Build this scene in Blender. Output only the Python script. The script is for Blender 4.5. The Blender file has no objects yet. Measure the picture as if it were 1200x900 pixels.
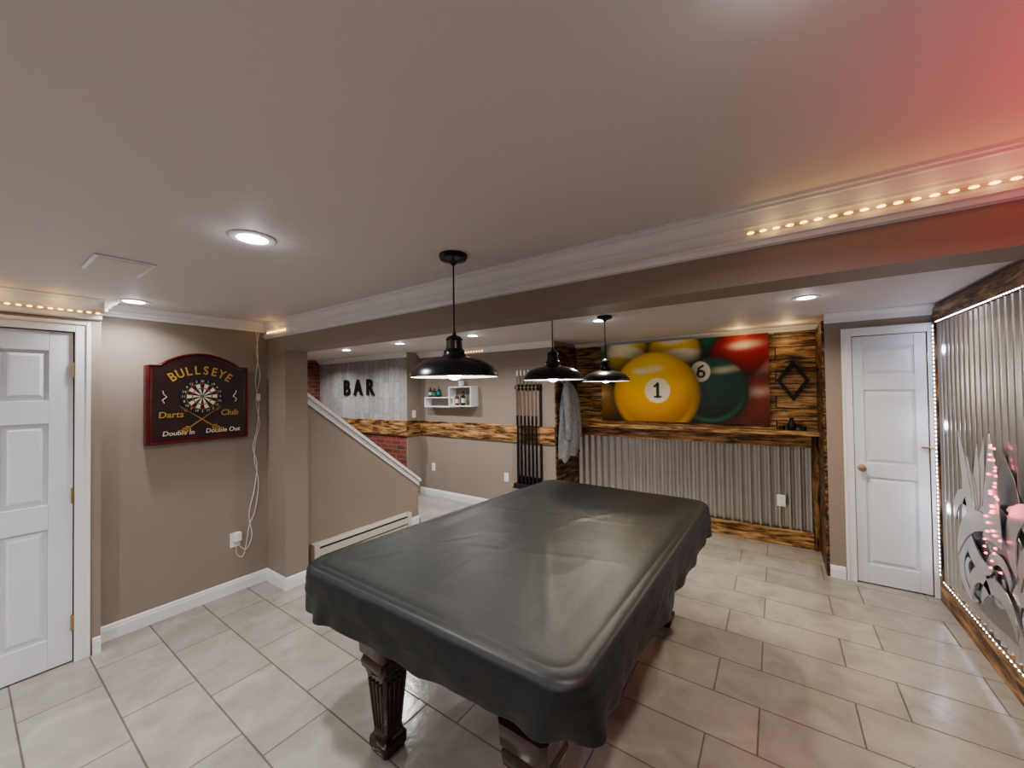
import bpy, bmesh, math, random
import numpy as np
from mathutils import Vector, Matrix, noise
random.seed(7)
scene = bpy.context.scene
COL = scene.collection

# ------------------------------------------------------------------ materials
def new_mat(name):
    m = bpy.data.materials.new(name); m.use_nodes = True
    nt = m.node_tree
    return m, nt, nt.nodes.get("Principled BSDF")
def rgba(c): return (c[0], c[1], c[2], 1.0)
def simple(name, col, rough=0.5, metal=0.0, var=0.06, scale=8.0, bump=0.0, bscale=60.0, spec=0.5, coat=0.0):
    m, nt, b = new_mat(name)
    tc = nt.nodes.new("ShaderNodeTexCoord")
    n = nt.nodes.new("ShaderNodeTexNoise"); n.inputs["Scale"].default_value = scale; n.inputs["Detail"].default_value = 4
    nt.links.new(tc.outputs["Object"], n.inputs["Vector"])
    r = nt.nodes.new("ShaderNodeValToRGB")
    r.color_ramp.elements[0].position = 0.3; r.color_ramp.elements[1].position = 0.7
    r.color_ramp.elements[0].color = rgba([max(0, x*(1-var)) for x in col])
    r.color_ramp.elements[1].color = rgba([min(1, x*(1+var)) for x in col])
    nt.links.new(n.outputs["Fac"], r.inputs["Fac"]); nt.links.new(r.outputs["Color"], b.inputs["Base Color"])
    b.inputs["Roughness"].default_value = rough; b.inputs["Metallic"].default_value = metal
    b.inputs["Specular IOR Level"].default_value = spec
    b.inputs["Coat Weight"].default_value = coat
    if bump > 0:
        n2 = nt.nodes.new("ShaderNodeTexNoise"); n2.inputs["Scale"].default_value = bscale; n2.inputs["Detail"].default_value = 3
        nt.links.new(tc.outputs["Object"], n2.inputs["Vector"])
        bp = nt.nodes.new("ShaderNodeBump"); bp.inputs["Strength"].default_value = bump; bp.inputs["Distance"].default_value = 0.004
        nt.links.new(n2.outputs["Fac"], bp.inputs["Height"]); nt.links.new(bp.outputs["Normal"], b.inputs["Normal"])
    return m
def emis(name, col, strength):
    m, nt, b = new_mat(name)
    b.inputs["Base Color"].default_value = rgba(col)
    b.inputs["Emission Color"].default_value = rgba(col); b.inputs["Emission Strength"].default_value = strength
    return m
def uvnode(nt, axes):
    tc = nt.nodes.new("ShaderNodeTexCoord"); s = nt.nodes.new("ShaderNodeSeparateXYZ"); c = nt.nodes.new("ShaderNodeCombineXYZ")
    nt.links.new(tc.outputs["Object"], s.inputs[0])
    for i, a in enumerate(axes): nt.links.new(s.outputs["XYZ".index(a.upper())], c.inputs[i])
    return c.outputs[0]
def burnt(name, axes, plank=None, dark=0.45, plen=1.3, gain=1.0):
    """torched pine; axes[0] is the grain direction"""
    m, nt, b = new_mat(name); L = nt.links.new
    v = uvnode(nt, axes)
    mp = nt.nodes.new("ShaderNodeMapping"); mp.inputs["Scale"].default_value = (2.2, 15, 15); L(v, mp.inputs["Vector"])
    src = mp.outputs[0]
    if plank:
        br = nt.nodes.new("ShaderNodeTexBrick"); L(v, br.inputs["Vector"])
        br.inputs["Scale"].default_value = 1; br.inputs["Brick Width"].default_value = plen; br.inputs["Row Height"].default_value = plank
        br.inputs["Mortar Size"].default_value = 0.005; br.inputs["Color1"].default_value = (0, 0, 0, 1); br.inputs["Color2"].default_value = (1, 1, 1, 1)
        br.inputs["Mortar"].default_value = (0.5, 0.5, 0.5, 1); br.offset = 0.37
        ad = nt.nodes.new("ShaderNodeVectorMath"); ad.operation = 'MULTIPLY_ADD'
        L(br.outputs["Color"], ad.inputs[0]); ad.inputs[1].default_value = (7, 5, 3); L(src, ad.inputs[2]); src = ad.outputs[0]
    n1 = nt.nodes.new("ShaderNodeTexNoise"); n1.inputs["Scale"].default_value = 1.9; n1.inputs["Detail"].default_value = 7; n1.inputs["Roughness"].default_value = 0.66; n1.inputs["Distortion"].default_value = 0.3
    L(src, n1.inputs["Vector"])
    r = nt.nodes.new("ShaderNodeValToRGB"); cr = r.color_ramp
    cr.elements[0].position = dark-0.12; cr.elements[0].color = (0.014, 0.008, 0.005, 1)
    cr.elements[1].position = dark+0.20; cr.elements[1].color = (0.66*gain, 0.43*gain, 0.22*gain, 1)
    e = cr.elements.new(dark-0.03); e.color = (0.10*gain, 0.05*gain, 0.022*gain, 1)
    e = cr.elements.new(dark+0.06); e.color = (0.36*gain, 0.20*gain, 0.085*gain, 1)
    L(n1.outputs["Fac"], r.inputs["Fac"])
    n2 = nt.nodes.new("ShaderNodeTexNoise"); n2.inputs["Scale"].default_value = 9; n2.inputs["Detail"].default_value = 5
    mp2 = nt.nodes.new("ShaderNodeMapping"); mp2.inputs["Scale"].default_value = (0.4, 9, 9); L(v, mp2.inputs["Vector"]); L(mp2.outputs[0], n2.inputs["Vector"])
    r2 = nt.nodes.new("ShaderNodeValToRGB"); r2.color_ramp.elements[0].position = 0.36; r2.color_ramp.elements[0].color = (0.45, 0.39, 0.34, 1); r2.color_ramp.elements[1].position = 0.56
    L(n2.outputs["Fac"], r2.inputs["Fac"])
    mx = nt.nodes.new("ShaderNodeMix"); mx.data_type = 'RGBA'; mx.blend_type = 'MULTIPLY'; mx.inputs[0].default_value = 0.6
    L(r.outputs[0], mx.inputs[6]); L(r2.outputs[0], mx.inputs[7]); out = mx.outputs[2]
    if plank:
        m2 = nt.nodes.new("ShaderNodeMix"); m2.data_type = 'RGBA'; L(br.outputs["Fac"], m2.inputs[0]); L(out, m2.inputs[6]); m2.inputs[7].default_value = (0.006, 0.004, 0.003, 1); out = m2.outputs[2]
    L(out, b.inputs["Base Color"]); b.inputs["Roughness"].default_value = 0.4
    return m

M_wall = simple("taupe_paint", (0.315, 0.266, 0.230), 0.55, var=0.02, scale=2, bump=0.05, bscale=180)
M_ceil = simple("ceiling_paint", (0.68, 0.65, 0.66), 0.6, var=0.015, scale=1.5, bump=0.03, bscale=150)
M_white = simple("white_trim_paint", (0.78, 0.79, 0.81), 0.32, var=0.015)
M_door = simple("white_door_paint", (0.72, 0.75, 0.81), 0.35, var=0.015)
M_black = simple("black_metal", (0.010, 0.010, 0.011), 0.25, var=0.1)
M_blackm = simple("matte_black", (0.010, 0.010, 0.011), 0.6)
M_brass = simple("aged_brass", (0.55, 0.42, 0.25), 0.3, metal=1.0)
M_steel = simple("brushed_steel", (0.6, 0.6, 0.62), 0.3, metal=1.0)
M_cream = simple("cream_enamel", (0.60, 0.585, 0.53), 0.4)
M_dark = simple("dark_slot", (0.02, 0.02, 0.02), 0.7)
M_plastic = simple("white_plastic", (0.8, 0.8, 0.78), 0.35)
M_mahog = simple("dark_mahogany", (0.035, 0.013, 0.009), 0.25, var=0.5, scale=20, coat=0.3)
M_shadein = simple("white_enamel", (0.8, 0.8, 0.78), 0.4)
M_galv = simple("galvanised_steel", (0.66, 0.665, 0.67), 0.28, metal=0.96, var=0.05, scale=3)

def brickmat(name, axes):
    m, nt, b = new_mat(name); L = nt.links.new
    v = uvnode(nt, axes)
    br = nt.nodes.new("ShaderNodeTexBrick"); L(v, br.inputs["Vector"]); br.inputs["Scale"].default_value = 1
    br.inputs["Brick Width"].default_value = 0.2; br.inputs["Row Height"].default_value = 0.07; br.inputs["Mortar Size"].default_value = 0.006
    br.inputs["Color1"].default_value = (0.26, 0.07, 0.045, 1); br.inputs["Color2"].default_value = (0.13, 0.04, 0.03, 1); br.inputs["Mortar"].default_value = (0.2, 0.16, 0.14, 1)
    L(br.outputs["Color"], b.inputs["Base Color"]); b.inputs["Roughness"].default_value = 0.8
    return m
M_brick = brickmat("red_brick", "xz"); M_brick2 = brickmat("red_brick_side", "yz")

def shiplap():
    m, nt, b = new_mat("whitewashed_boards"); L = nt.links.new
    v = uvnode(nt, "zx")
    br = nt.nodes.new("ShaderNodeTexBrick"); L(v, br.inputs["Vector"]); br.inputs["Scale"].default_value = 1
    br.inputs["Brick Width"].default_value = 0.5; br.inputs["Row Height"].default_value = 0.13; br.inputs["Mortar Size"].default_value = 0.003
    br.inputs["Color1"].default_value = (0.47, 0.47, 0.455, 1); br.inputs["Color2"].default_value = (0.35, 0.35, 0.345, 1); br.inputs["Mortar"].default_value = (0.2, 0.2, 0.2, 1)
    mp = nt.nodes.new("ShaderNodeMapping"); mp.inputs["Scale"].default_value = (4, 22, 1); L(v, mp.inputs[0])
    n = nt.nodes.new("ShaderNodeTexNoise"); n.inputs["Scale"].default_value = 3; n.inputs["Detail"].default_value = 6; L(mp.outputs[0], n.inputs["Vector"])
    r = nt.nodes.new("ShaderNodeValToRGB"); r.color_ramp.elements[0].position = 0.32; r.color_ramp.elements[0].color = (0.62, 0.61, 0.6, 1); r.color_ramp.elements[1].position = 0.62; L(n.outputs["Fac"], r.inputs[0])
    mx = nt.nodes.new("ShaderNodeMix"); mx.data_type = 'RGBA'; mx.blend_type = 'MULTIPLY'; mx.inputs[0].default_value = 0.8
    L(br.outputs["Color"], mx.inputs[6]); L(r.outputs[0], mx.inputs[7]); L(mx.outputs[2], b.inputs["Base Color"]); b.inputs["Roughness"].default_value = 0.7
    return m
M_ship = shiplap()

def tilemat():
    m, nt, b = new_mat("porcelain_floor_tile"); L = nt.links.new
    tc = nt.nodes.new("ShaderNodeTexCoord"); mp = nt.nodes.new("ShaderNodeMapping"); mp.inputs["Location"].default_value = (0.10, 0.12, 0)
    L(tc.outputs["Object"], mp.inputs[0])
    br = nt.nodes.new("ShaderNodeTexBrick"); L(mp.outputs[0], br.inputs["Vector"]); br.inputs["Scale"].default_value = 1
    br.inputs["Brick Width"].default_value = 0.6; br.inputs["Row Height"].default_value = 0.3; br.inputs["Mortar Size"].default_value = 0.004
    br.inputs["Mortar Smooth"].default_value = 0.1; br.offset = 0.34; br.offset_frequency = 2
    br.inputs["Color1"].default_value = (0.42, 0.40, 0.365, 1); br.inputs["Color2"].default_value = (0.36, 0.343, 0.315, 1); br.inputs["Mortar"].default_value = (0.16, 0.147, 0.133, 1)
    n = nt.nodes.new("ShaderNodeTexNoise"); n.inputs["Scale"].default_value = 5; n.inputs["Detail"].default_value = 8; n.inputs["Distortion"].default_value = 0.8
    L(tc.outputs["Object"], n.inputs["Vector"])
    r = nt.nodes.new("ShaderNodeValToRGB"); r.color_ramp.elements[0].position = 0.3; r.color_ramp.elements[0].color = (0.76, 0.75, 0.74, 1); r.color_ramp.elements[1].position = 0.7; r.color_ramp.elements[1].color = (1, 1, 1, 1)
    L(n.outputs["Fac"], r.inputs[0])
    mx = nt.nodes.new("ShaderNodeMix"); mx.data_type = 'RGBA'; mx.blend_type = 'MULTIPLY'; mx.inputs[0].default_value = 1
    L(br.outputs["Color"], mx.inputs[6]); L(r.outputs[0], mx.inputs[7]); L(mx.outputs[2], b.inputs["Base Color"])
    ma = nt.nodes.new("ShaderNodeMapRange"); L(br.outputs["Fac"], ma.inputs[0]); ma.inputs[3].default_value = 0.16; ma.inputs[4].default_value = 0.8
    L(ma.outputs[0], b.inputs["Roughness"])
    n2 = nt.nodes.new("ShaderNodeTexNoise"); n2.inputs["Scale"].default_value = 30; n2.inputs["Detail"].default_value = 6; L(tc.outputs["Object"], n2.inputs["Vector"])
    sb = nt.nodes.new("ShaderNodeMath"); sb.operation = 'MULTIPLY_ADD'; L(br.outputs["Fac"], sb.inputs[0]); sb.inputs[1].default_value = -1.0
    mm = nt.nodes.new("ShaderNodeMath"); mm.operation = 'MULTIPLY'; L(n2.outputs["Fac"], mm.inputs[0]); mm.inputs[1].default_value = 1.1; L(mm.outputs[0], sb.inputs[2])
    bp = nt.nodes.new("ShaderNodeBump"); bp.inputs["Strength"].default_value = 0.3; bp.inputs["Distance"].default_value = 0.003; L(sb.outputs[0], bp.inputs["Height"]); L(bp.outputs[0], b.inputs["Normal"])
    return m
M_tile = tilemat()

def leather():
    m, nt, b = new_mat("black_vinyl"); L = nt.links.new
    tc = nt.nodes.new("ShaderNodeTexCoord")
    b.inputs["Base Color"].default_value = (0.016, 0.018, 0.019, 1); b.inputs["Roughness"].default_value = 0.46
    n = nt.nodes.new("ShaderNodeTexNoise"); n.inputs["Scale"].default_value = 5; n.inputs["Detail"].default_value = 4; n.inputs["Distortion"].default_value = 0.8; L(tc.outputs["Object"], n.inputs["Vector"])
    n2 = nt.nodes.new("ShaderNodeTexNoise"); n2.inputs["Scale"].default_value = 260; n2.inputs["Detail"].default_value = 2; L(tc.outputs["Object"], n2.inputs["Vector"])
    bp = nt.nodes.new("ShaderNodeBump"); bp.inputs["Strength"].default_value = 0.16; bp.inputs["Distance"].default_value = 0.02; L(n.outputs["Fac"], bp.inputs["Height"])
    bp2 = nt.nodes.new("ShaderNodeBump"); bp2.inputs["Strength"].default_value = 0.3; bp2.inputs["Distance"].default_value = 0.001; L(n2.outputs["Fac"], bp2.inputs["Height"]); L(bp.outputs[0], bp2.inputs["Normal"])
    L(bp2.outputs[0], b.inputs["Normal"])
    return m
M_leather = leather()
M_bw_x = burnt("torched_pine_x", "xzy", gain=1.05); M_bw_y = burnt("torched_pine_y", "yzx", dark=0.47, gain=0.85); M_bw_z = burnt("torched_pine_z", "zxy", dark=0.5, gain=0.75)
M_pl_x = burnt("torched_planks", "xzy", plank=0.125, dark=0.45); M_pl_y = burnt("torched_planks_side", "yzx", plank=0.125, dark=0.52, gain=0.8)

# ------------------------------------------------------------------ mesh builder
ID = Matrix.Identity(4)
def frame(o, a, b, c):
    return Matrix(((a[0], b[0], c[0], o[0]), (a[1], b[1], c[1], o[1]), (a[2], b[2], c[2], o[2]), (0, 0, 0, 1)))
def F_px(o): return frame(o, (0, 1, 0), (0, 0, 1), (1, 0, 0))
def F_ny(o): return frame(o, (1, 0, 0), (0, 0, 1), (0, -1, 0))
def F_nx(o): return frame(o, (0, -1, 0), (0, 0, 1), (-1, 0, 0))

class MB:
    def __init__(s, M=ID): s.v = []; s.f = []; s.mi = []; s.M = M
    def add(s, vs, fs, mi=0, M2=None):
        o = len(s.v)
        for p in vs:
            p = Vector(p)
            if M2 is not None: p = M2 @ p
            s.v.append(s.M @ p)
        for f in fs: s.f.append([i+o for i in f]); s.mi.append(mi)
    def box(s, lo, hi, mi=0, M2=None):
        x0, y0, z0 = lo; x1, y1, z1 = hi
        s.add([(x0,y0,z0),(x1,y0,z0),(x1,y1,z0),(x0,y1,z0),(x0,y0,z1),(x1,y0,z1),(x1,y1,z1),(x0,y1,z1)],
              [(0,3,2,1),(4,5,6,7),(0,1,5,4),(1,2,6,5),(2,3,7,6),(3,0,4,7)], mi, M2)
    def frust(s, lo, hi, ins, mi=0):
        x0, y0, z0 = lo; x1, y1, z1 = hi; i = ins
        s.add([(x0,y0,z0),(x1,y0,z0),(x1,y1,z0),(x0,y1,z0),(x0+i,y0+i,z1),(x1-i,y0+i,z1),(x1-i,y1-i,z1),(x0+i,y1-i,z1)],
              [(0,3,2,1),(4,5,6,7),(0,1,5,4),(1,2,6,5),(2,3,7,6),(3,0,4,7)], mi)
    def prism(s, poly, c0, c1, mi=0, M2=None):
        n = len(poly)
        s.add([(p[0], p[1], c0) for p in poly]+[(p[0], p[1], c1) for p in poly],
              [list(range(n))[::-1], list(range(n, 2*n))]+[(i, (i+1) % n, n+(i+1) % n, n+i) for i in range(n)], mi, M2)
    def lathe(s, prof, cen=(0,0,0), seg=32, mi=0, M2=None, cap=True):
        vs = []; fs = []
        for (r, z) in prof:
            for k in range(seg):
                t = 2*math.pi*k/seg; vs.append((cen[0]+r*math.cos(t), cen[1]+r*math.sin(t), cen[2]+z))
        for j in range(len(prof)-1):
            for k in range(seg):
                a = j*seg+k; b = j*seg+(k+1) % seg; fs.append((a, b, b+seg, a+seg))
        if cap:
            fs.append(list(range(seg))[::-1]); fs.append([(len(prof)-1)*seg+k for k in range(seg)])
        s.add(vs, fs, mi, M2)
    def tube(s, pts, r, seg=8, mi=0, closed=False):
        pts = [Vector(p) for p in pts]; n = len(pts); vs = []; fs = []
        rr = r if isinstance(r, (list, tuple)) else [r]*n
        up = None
        for i, p in enumerate(pts):
            if closed: t = (pts[(i+1) % n]-pts[i-1]).normalized()
            else: t = (pts[min(i+1, n-1)]-pts[max(i-1, 0)]).normalized()
            if up is None:
                up = Vector((0, 0, 1)) if abs(t.z) < 0.9 else Vector((1, 0, 0))
            u = (up-t*up.dot(t)).normalized(); w = t.cross(u); up = u
            for k in range(seg):
                a = 2*math.pi*k/seg; vs.append(p+(u*math.cos(a)+w*math.sin(a))*rr[i])
        m = n if closed else n-1
        for i in range(m):
            for k in range(seg):
                a = i*seg+k; b = i*seg+(k+1) % seg; c = ((i+1) % n)*seg
                fs.append((a, b, c+(k+1) % seg, c+k))
        if not closed: fs.append(list(range(seg))[::-1]); fs.append([(n-1)*seg+k for k in range(seg)])
        s.add(vs, fs, mi)
    def text(s, body, size, pos, ext=0.002, mi=0, rot=0.0, sx=1.0, bold=0.0, shear=0.0):
        cu = bpy.data.curves.new("t", 'FONT'); cu.body = body; cu.size = size; cu.extrude = ext; cu.align_x = 'CENTER'; cu.align_y = 'CENTER'; cu.offset = bold; cu.shear = shear
        cu.resolution_u = 3
        ob = bpy.data.objects.new("t", cu); COL.objects.link(ob); bpy.context.view_layer.update()
        me = ob.evaluated_get(bpy.context.evaluated_depsgraph_get()).to_mesh()
        M2 = Matrix.Translation(pos) @ Matrix.Rotation(rot, 4, 'Z') @ Matrix.Diagonal((sx, 1, 1, 1))
        s.add([v.co.copy() for v in me.vertices], [list(p.vertices) for p in me.polygons], mi, M2)
        bpy.data.objects.remove(ob); bpy.data.curves.remove(cu)
    def build(s, name, mats, parent=None, smooth=False, bevel=0.0, origin=None, recalc=True):
        me = bpy.data.meshes.new(name)
        vs = s.v
        if origin is not None: vs = [v-Vector(origin) for v in vs]
        me.from_pydata([tuple(v) for v in vs], [], s.f)
        for m in (mats if isinstance(mats, (list, tuple)) else [mats]): me.materials.append(m)
        me.polygons.foreach_set("material_index", s.mi)
        if recalc:
            bm = bmesh.new(); bm.from_mesh(me); bmesh.ops.recalc_face_normals(bm, faces=bm.faces); bm.to_mesh(me); bm.free()
        if smooth:
            me.polygons.foreach_set("use_smooth", [True]*len(me.polygons)); me.set_sharp_from_angle(angle=math.radians(38))
        me.update()
        ob = bpy.data.objects.new(name, me); COL.objects.link(ob)
        if origin is not None: ob.location = origin
        if parent is not None: ob.parent = parent
        if bevel > 0:
            bv = ob.modifiers.new("bevel", 'BEVEL'); bv.width = bevel; bv.segments = 2; bv.limit_method = 'ANGLE'
        return ob
def thing(name, loc, label, category, group=None, rotz=0.0):
    e = bpy.data.objects.new(name, None); e.empty_display_size = 0.05; e.location = loc; e.rotation_euler[2] = rotz; COL.objects.link(e)
    e["label"] = label; e["category"] = category
    if group: e["group"] = group
    return e
def tag(ob, label, category, group=None):
    ob["label"] = label; ob["category"] = category
    if group: ob["group"] = group
    return ob
def struct(ob): ob["kind"] = "structure"; return ob
def sbox(name, lo, hi, mat, bevel=0.0):
    b = MB(); b.box(lo, hi); return struct(b.build(name, mat, bevel=bevel))
def copy_thing(e, loc, label=None, rotz=None):
    n = e.copy(); COL.objects.link(n); n.location = loc
    if rotz is not None: n.rotation_euler[2] = rotz
    if label: n["label"] = label
    for c in e.children:
        k = c.copy(); COL.objects.link(k); k.parent = n
    return n
def light(kind, loc, energy, color=(1,1,1), size=0.1, spread=None, parent=None, name="light_source"):
    l = bpy.data.lights.new(name, kind); l.energy = energy; l.color = color
    if kind == 'AREA':
        l.shape = 'DISK'; l.size = size
        if spread: l.spread = math.radians(spread)
    else: l.shadow_soft_size = size
    o = bpy.data.objects.new(name, l); o.location = loc; COL.objects.link(o)
    if parent: o.parent = parent
    return o

# ------------------------------------------------------------------ key dimensions
CH = 2.2
XD = -3.52
XL = -3.64
YB = 1.54
YB2 = 1.72
XP = -3.31
XK = -3.60
YW = 4.18
YS = 3.92
XC = -4.64
YA = 4.80
XA0, XA1 = -2.24, 0.345
XR = 1.01
XF = -7.09

sbox("floor", (-7.4, -2.8, -0.1), (2.8, 5.1, 0), M_tile)
sbox("ceiling", (-7.4, -2.8, CH), (2.8, 5.1, CH+0.1), M_ceil)
DY0, DY1, DH = -0.22, 0.418, 1.99
b = MB(); b.box((XD-0.3, -2.7, 0), (XD, DY0, CH)); b.box((XD-0.3, DY1, 0), (XD, 0.53, CH)); b.box((XD-0.3, DY0, DH), (XD, DY1, CH))
struct(b.build("wall_entry", M_wall))
sbox("wall_left", (XL-0.15, 0.53, 0), (XL, YB, CH), M_wall)
sbox("wall_pilaster", (XL-0.15, YB, 0), (XP, YB2, 1.95), M_wall)
sbox("wall_beam", (XL-0.15, YB, 1.95), (2.6, YB2, CH), M_wall)
sbox("wall_back", (-3.9, -2.75, 0), (2.7, -2.6, CH), M_wall)
sbox("wall_right", (2.55, -2.6, 0), (2.7, YB2, CH), M_wall)
sbox("wall_divider", (XR+0.1, YB2, 0), (2.6, YB2+0.1, CH), M_wall)
sbox("wall_side", (XR, YB2, 0), (XR+0.1, YW+0.1, CH), M_wall)
sbox("wall_far", (XC, YW, 0), (XA0, YA+0.12, CH), M_wall)
sbox("wall_alcove", (XA0, YA, 0), (XA1, YA+0.12, CH), M_wall)
DX0, DX1, DH2 = 0.515, 0.95, 2.0
b = MB(); b.box((XA1, YW, 0), (DX0, YA+0.12, CH)); b.box((DX1, YW, 0), (XR, YA+0.12, CH)); b.box((DX0, YW, DH2), (DX1, YA+0.12, CH)); b.box((DX0, YW+0.1, 0), (DX1, YA+0.12, DH2))
struct(b.build("wall_closet", M_wall))
sbox("wall_bar_upper", (XF, YS, 1.15), (XC-0.02, YS+0.15, CH), M_ship)
sbox("wall_bar_lower", (XF, YS, 0), (XC-0.02, YS+0.15, 1.15), M_brick)
sbox("wall_bar_return", (XC-0.02, YS, 0), (XC, YW+0.3, CH), M_wall)
sbox("wall_brick", (XF-0.12, YB2, 0), (XF, YS+0.15, CH), M_brick2)
sbox("wall_stairwell", (XF-0.1, YB2-0.1, 0), (XL-0.15, YB2, CH), M_wall)

b = MB(F_px((XK-0.12, 0, 0)))
b.prism([(YB2, 0), (3.2, 0), (3.2, 0.52), (YB2, 1.67)], 0, 0.12)
struct(b.build("wall_stair", M_wall))
b = MB(F_px((XK-0.14, 0, 0)))
b.prism([(YB2, 1.67), (3.22, 0.505), (3.22, 0.54), (YB2, 1.71)], -0.01, 0.17)
b.prism([(YB2, 1.61), (3.205, 0.455), (3.205, 0.51), (YB2, 1.668)], 0.141, 0.152)
struct(b.build("trim_1", M_white))
b = MB()
for i in range(7):
    b.box((XK-1.0, YB2+0.02, i*0.19), (XK-0.13, 3.15-i*0.235, (i+1)*0.19), 0)
    b.box((XK-1.0, YB2+0.02, (i+1)*0.19-0.02), (XK-0.13, 3.175-i*0.235, (i+1)*0.19+0.004), 1)
struct(b.build("stairs", [M_white, M_bw_x]))

# ------------------------------------------------------------------ mouldings
CROWN = [(0,0),(0.095,0),(0.095,-0.012),(0.085,-0.016),(0.080,-0.028),(0.062,-0.05),(0.046,-0.062),(0.04,-0.078),(0.034,-0.080),(0.034,-0.090),(0.022,-0.094),(0.02,-0.118),(0.012,-0.125),(0,-0.125)]
SMALL = [(p[0]*0.75, p[1]*0.62) for p in CROWN]
BEAMC = [(0,0),(0.062,0),(0.062,-0.010),(0.055,-0.013),(0.055,-0.022),(0.050,-0.026),(0.040,-0.044),(0.036,-0.054),(0.032,-0.056),(0.032,-0.066),(0.024,-0.070),(0.022,-0.098),(0.030,-0.102),(0.030,-0.112),(0.022,-0.116),(0.016,-0.128),(0,-0.132)]
BASE = [(0,0),(0.014,0),(0.014,0.07),(0.010,0.082),(0.010,0.09),(0.004,0.10),(0,0.10)]
def mould(name, p0, p1, n, prof, z0, mat=None):
    p0 = Vector((p0[0], p0[1], z0)); p1 = Vector((p1[0], p1[1], z0)); n = Vector((n[0], n[1], 0))
    vs = []
    for t in (p0, p1):
        for (o, h) in prof: vs.append(t+n*o+Vector((0, 0, h)))
    k = len(prof); b = MB()
    b.add(vs, [list(range(k)), list(range(k, 2*k))[::-1]]+[(i, (i+1) % k, k+(i+1) % k, k+i) for i in range(k)])
    return struct(b.build(name, mat or M_white, smooth=False))
mould("trim_2", (XL, YB), (2.5, YB), (0, -1), BEAMC, CH)
mould("trim_3", (XL, 0.53), (XL, YB), (1, 0), SMALL, CH)
mould("trim_4", (XD, -2.6), (XD, 0.53), (1, 0), CROWN, CH)
mould("trim_5", (XD+0.095, 0.53), (XL, 0.53), (0, 1), SMALL, CH)
mould("trim_6", (XC, YW), (XA0, YW), (0, -1), SMALL, CH)
mould("trim_7", (XA1, YW), (XR, YW), (0, -1), SMALL, CH)
mould("trim_8", (XA0, YA), (XA1, YA), (0, -1), [(p[0]*0.5, p[1]*0.4) for p in CROWN], CH)
mould("trim_9", (XF, YS), (XC, YS), (0, -1), SMALL, CH)
mould("trim_10", (XL, YB2), (XR, YB2), (0, 1), SMALL, CH)
mould("baseboard_left", (XL, 0.53), (XL, YB), (1, 0), BASE, 0)
mould("baseboard_entry", (XD, DY1+0.075), (XD, 0.53), (1, 0), BASE, 0)
mould("baseboard_pilaster", (XL, YB), (XP+0.014, YB), (0, -1), BASE, 0)
mould("baseboard_pilaster_side", (XP, YB), (XP, YB2), (1, 0), BASE, 0)
mould("baseboard_stair", (XK, 3.04), (XK, 3.214), (1, 0), BASE, 0)
mould("baseboard_stair_end", (XK-0.12, 3.2), (XK+0.014, 3.2), (0, 1), BASE, 0)
mould("baseboard_far", (XC, YW), (XA0, YW), (0, -1), BASE, 0)
mould("baseboard_closet", (XA1, YW), (DX0-0.07, YW), (0, -1), BASE, 0)

def casing(name, M, w, h, cw=0.065, right=None):
    b = MB(M); cr = right if right is not None else cw
    for (a0, a1, b0, b1) in ((-cw, 0, 0, h+cw), (w, w+cr, 0, h+cw), (0, w, h, h+cw)):
        b.box((a0, b0, 0), (a1, b1, 0.014))
    b.box((-cw, 0, 0.014), (-cw+0.02, h+cw, 0.021)); b.box((w+cr-0.02, 0, 0.014), (w+cr, h+cw, 0.021)); b.box((-cw+0.02, h+cw-0.02, 0.014), (w+cr-0.02, h+cw, 0.021))
    return struct(b.build(name, M_white, bevel=0.003))
casing("trim_11", F_px((XD, DY0, 0)), DY1-DY0, DH)
casing("trim_12", F_ny((DX0, YW, 0)), DX1-DX0, DH2, right=0.05)
def panel_door(name, M, w, h, cols, zs):
    g = 0.004
    b = MB(M); b.box((g, 0.008, -0.045), (w-g, h-g, -0.022))
    xs = [g]+[q for c in cols for q in c]+[w-g]
    for i in range(0, len(xs), 2): b.box((xs[i], 0.008, -0.022), (xs[i+1], h-g, -0.006))
    zz = [0.008]+[q for c in zs for q in c]+[h-g]
    for c in cols:
        for i in range(0, len(zz), 2): b.box((c[0], zz[i], -0.022), (c[1], zz[i+1], -0.006))
        for z in zs:
            b.frust((c[0]+0.012, z[0]+0.012, -0.022), (c[1]-0.012, z[1]-0.012, -0.009), 0.022)
    return struct(b.build(name, M_door, bevel=0.0025))
ZS = [(0.18, 0.82), (0.965, 1.44), (1.575, 1.87)]
w1 = DY1-DY0
d1 = panel_door("door_1", F_px((XD, DY0, 0)), w1, DH, [(0.1, 0.275), (w1-0.275, w1-0.1)], ZS)
d2 = panel_door("door_2", F_ny((DX0, YW, 0)), DX1-DX0, DH2, [(0.07, DX1-DX0-0.07)], [(0.16, 0.86), (0.97, 1.56), (1.68, 1.91)])
for z in (0.24, 1.0, 1.76):
    b = MB(F_px((XD, DY1, z))); b.lathe([(0.0075, -0.045), (0.0075, 0.045)], seg=10, M2=Matrix.Translation((-0.006, 0, 0.006)) @ Matrix.Rotation(math.pi/2, 4, 'X'))
    b.build("hinge", M_brass, parent=d1, smooth=True)["label"] = "brass hinge"
for z in (0.22, 1.05, 1.8):
    b = MB(F_ny((DX1, YW, z))); b.lathe([(0.005, -0.04), (0.005, 0.04)], seg=10, M2=Matrix.Translation((0.0, 0, 0.006)) @ Matrix.Rotation(math.pi/2, 4, 'X'))
    b.build("hinge", M_brass, parent=d2, smooth=True)["label"] = "brass hinge"
b = MB(F_ny((DX0+0.045, YW, 0.93))); b.lathe([(0.026, -0.006), (0.026, -0.001), (0.012, 0.004), (0.010, 0.02), (0.022, 0.03), (0.027, 0.042), (0.022, 0.054), (0.008, 0.058)], seg=24)
b.build("knob", M_brass, parent=d2, smooth=True)["label"] = "round brass knob"
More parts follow.
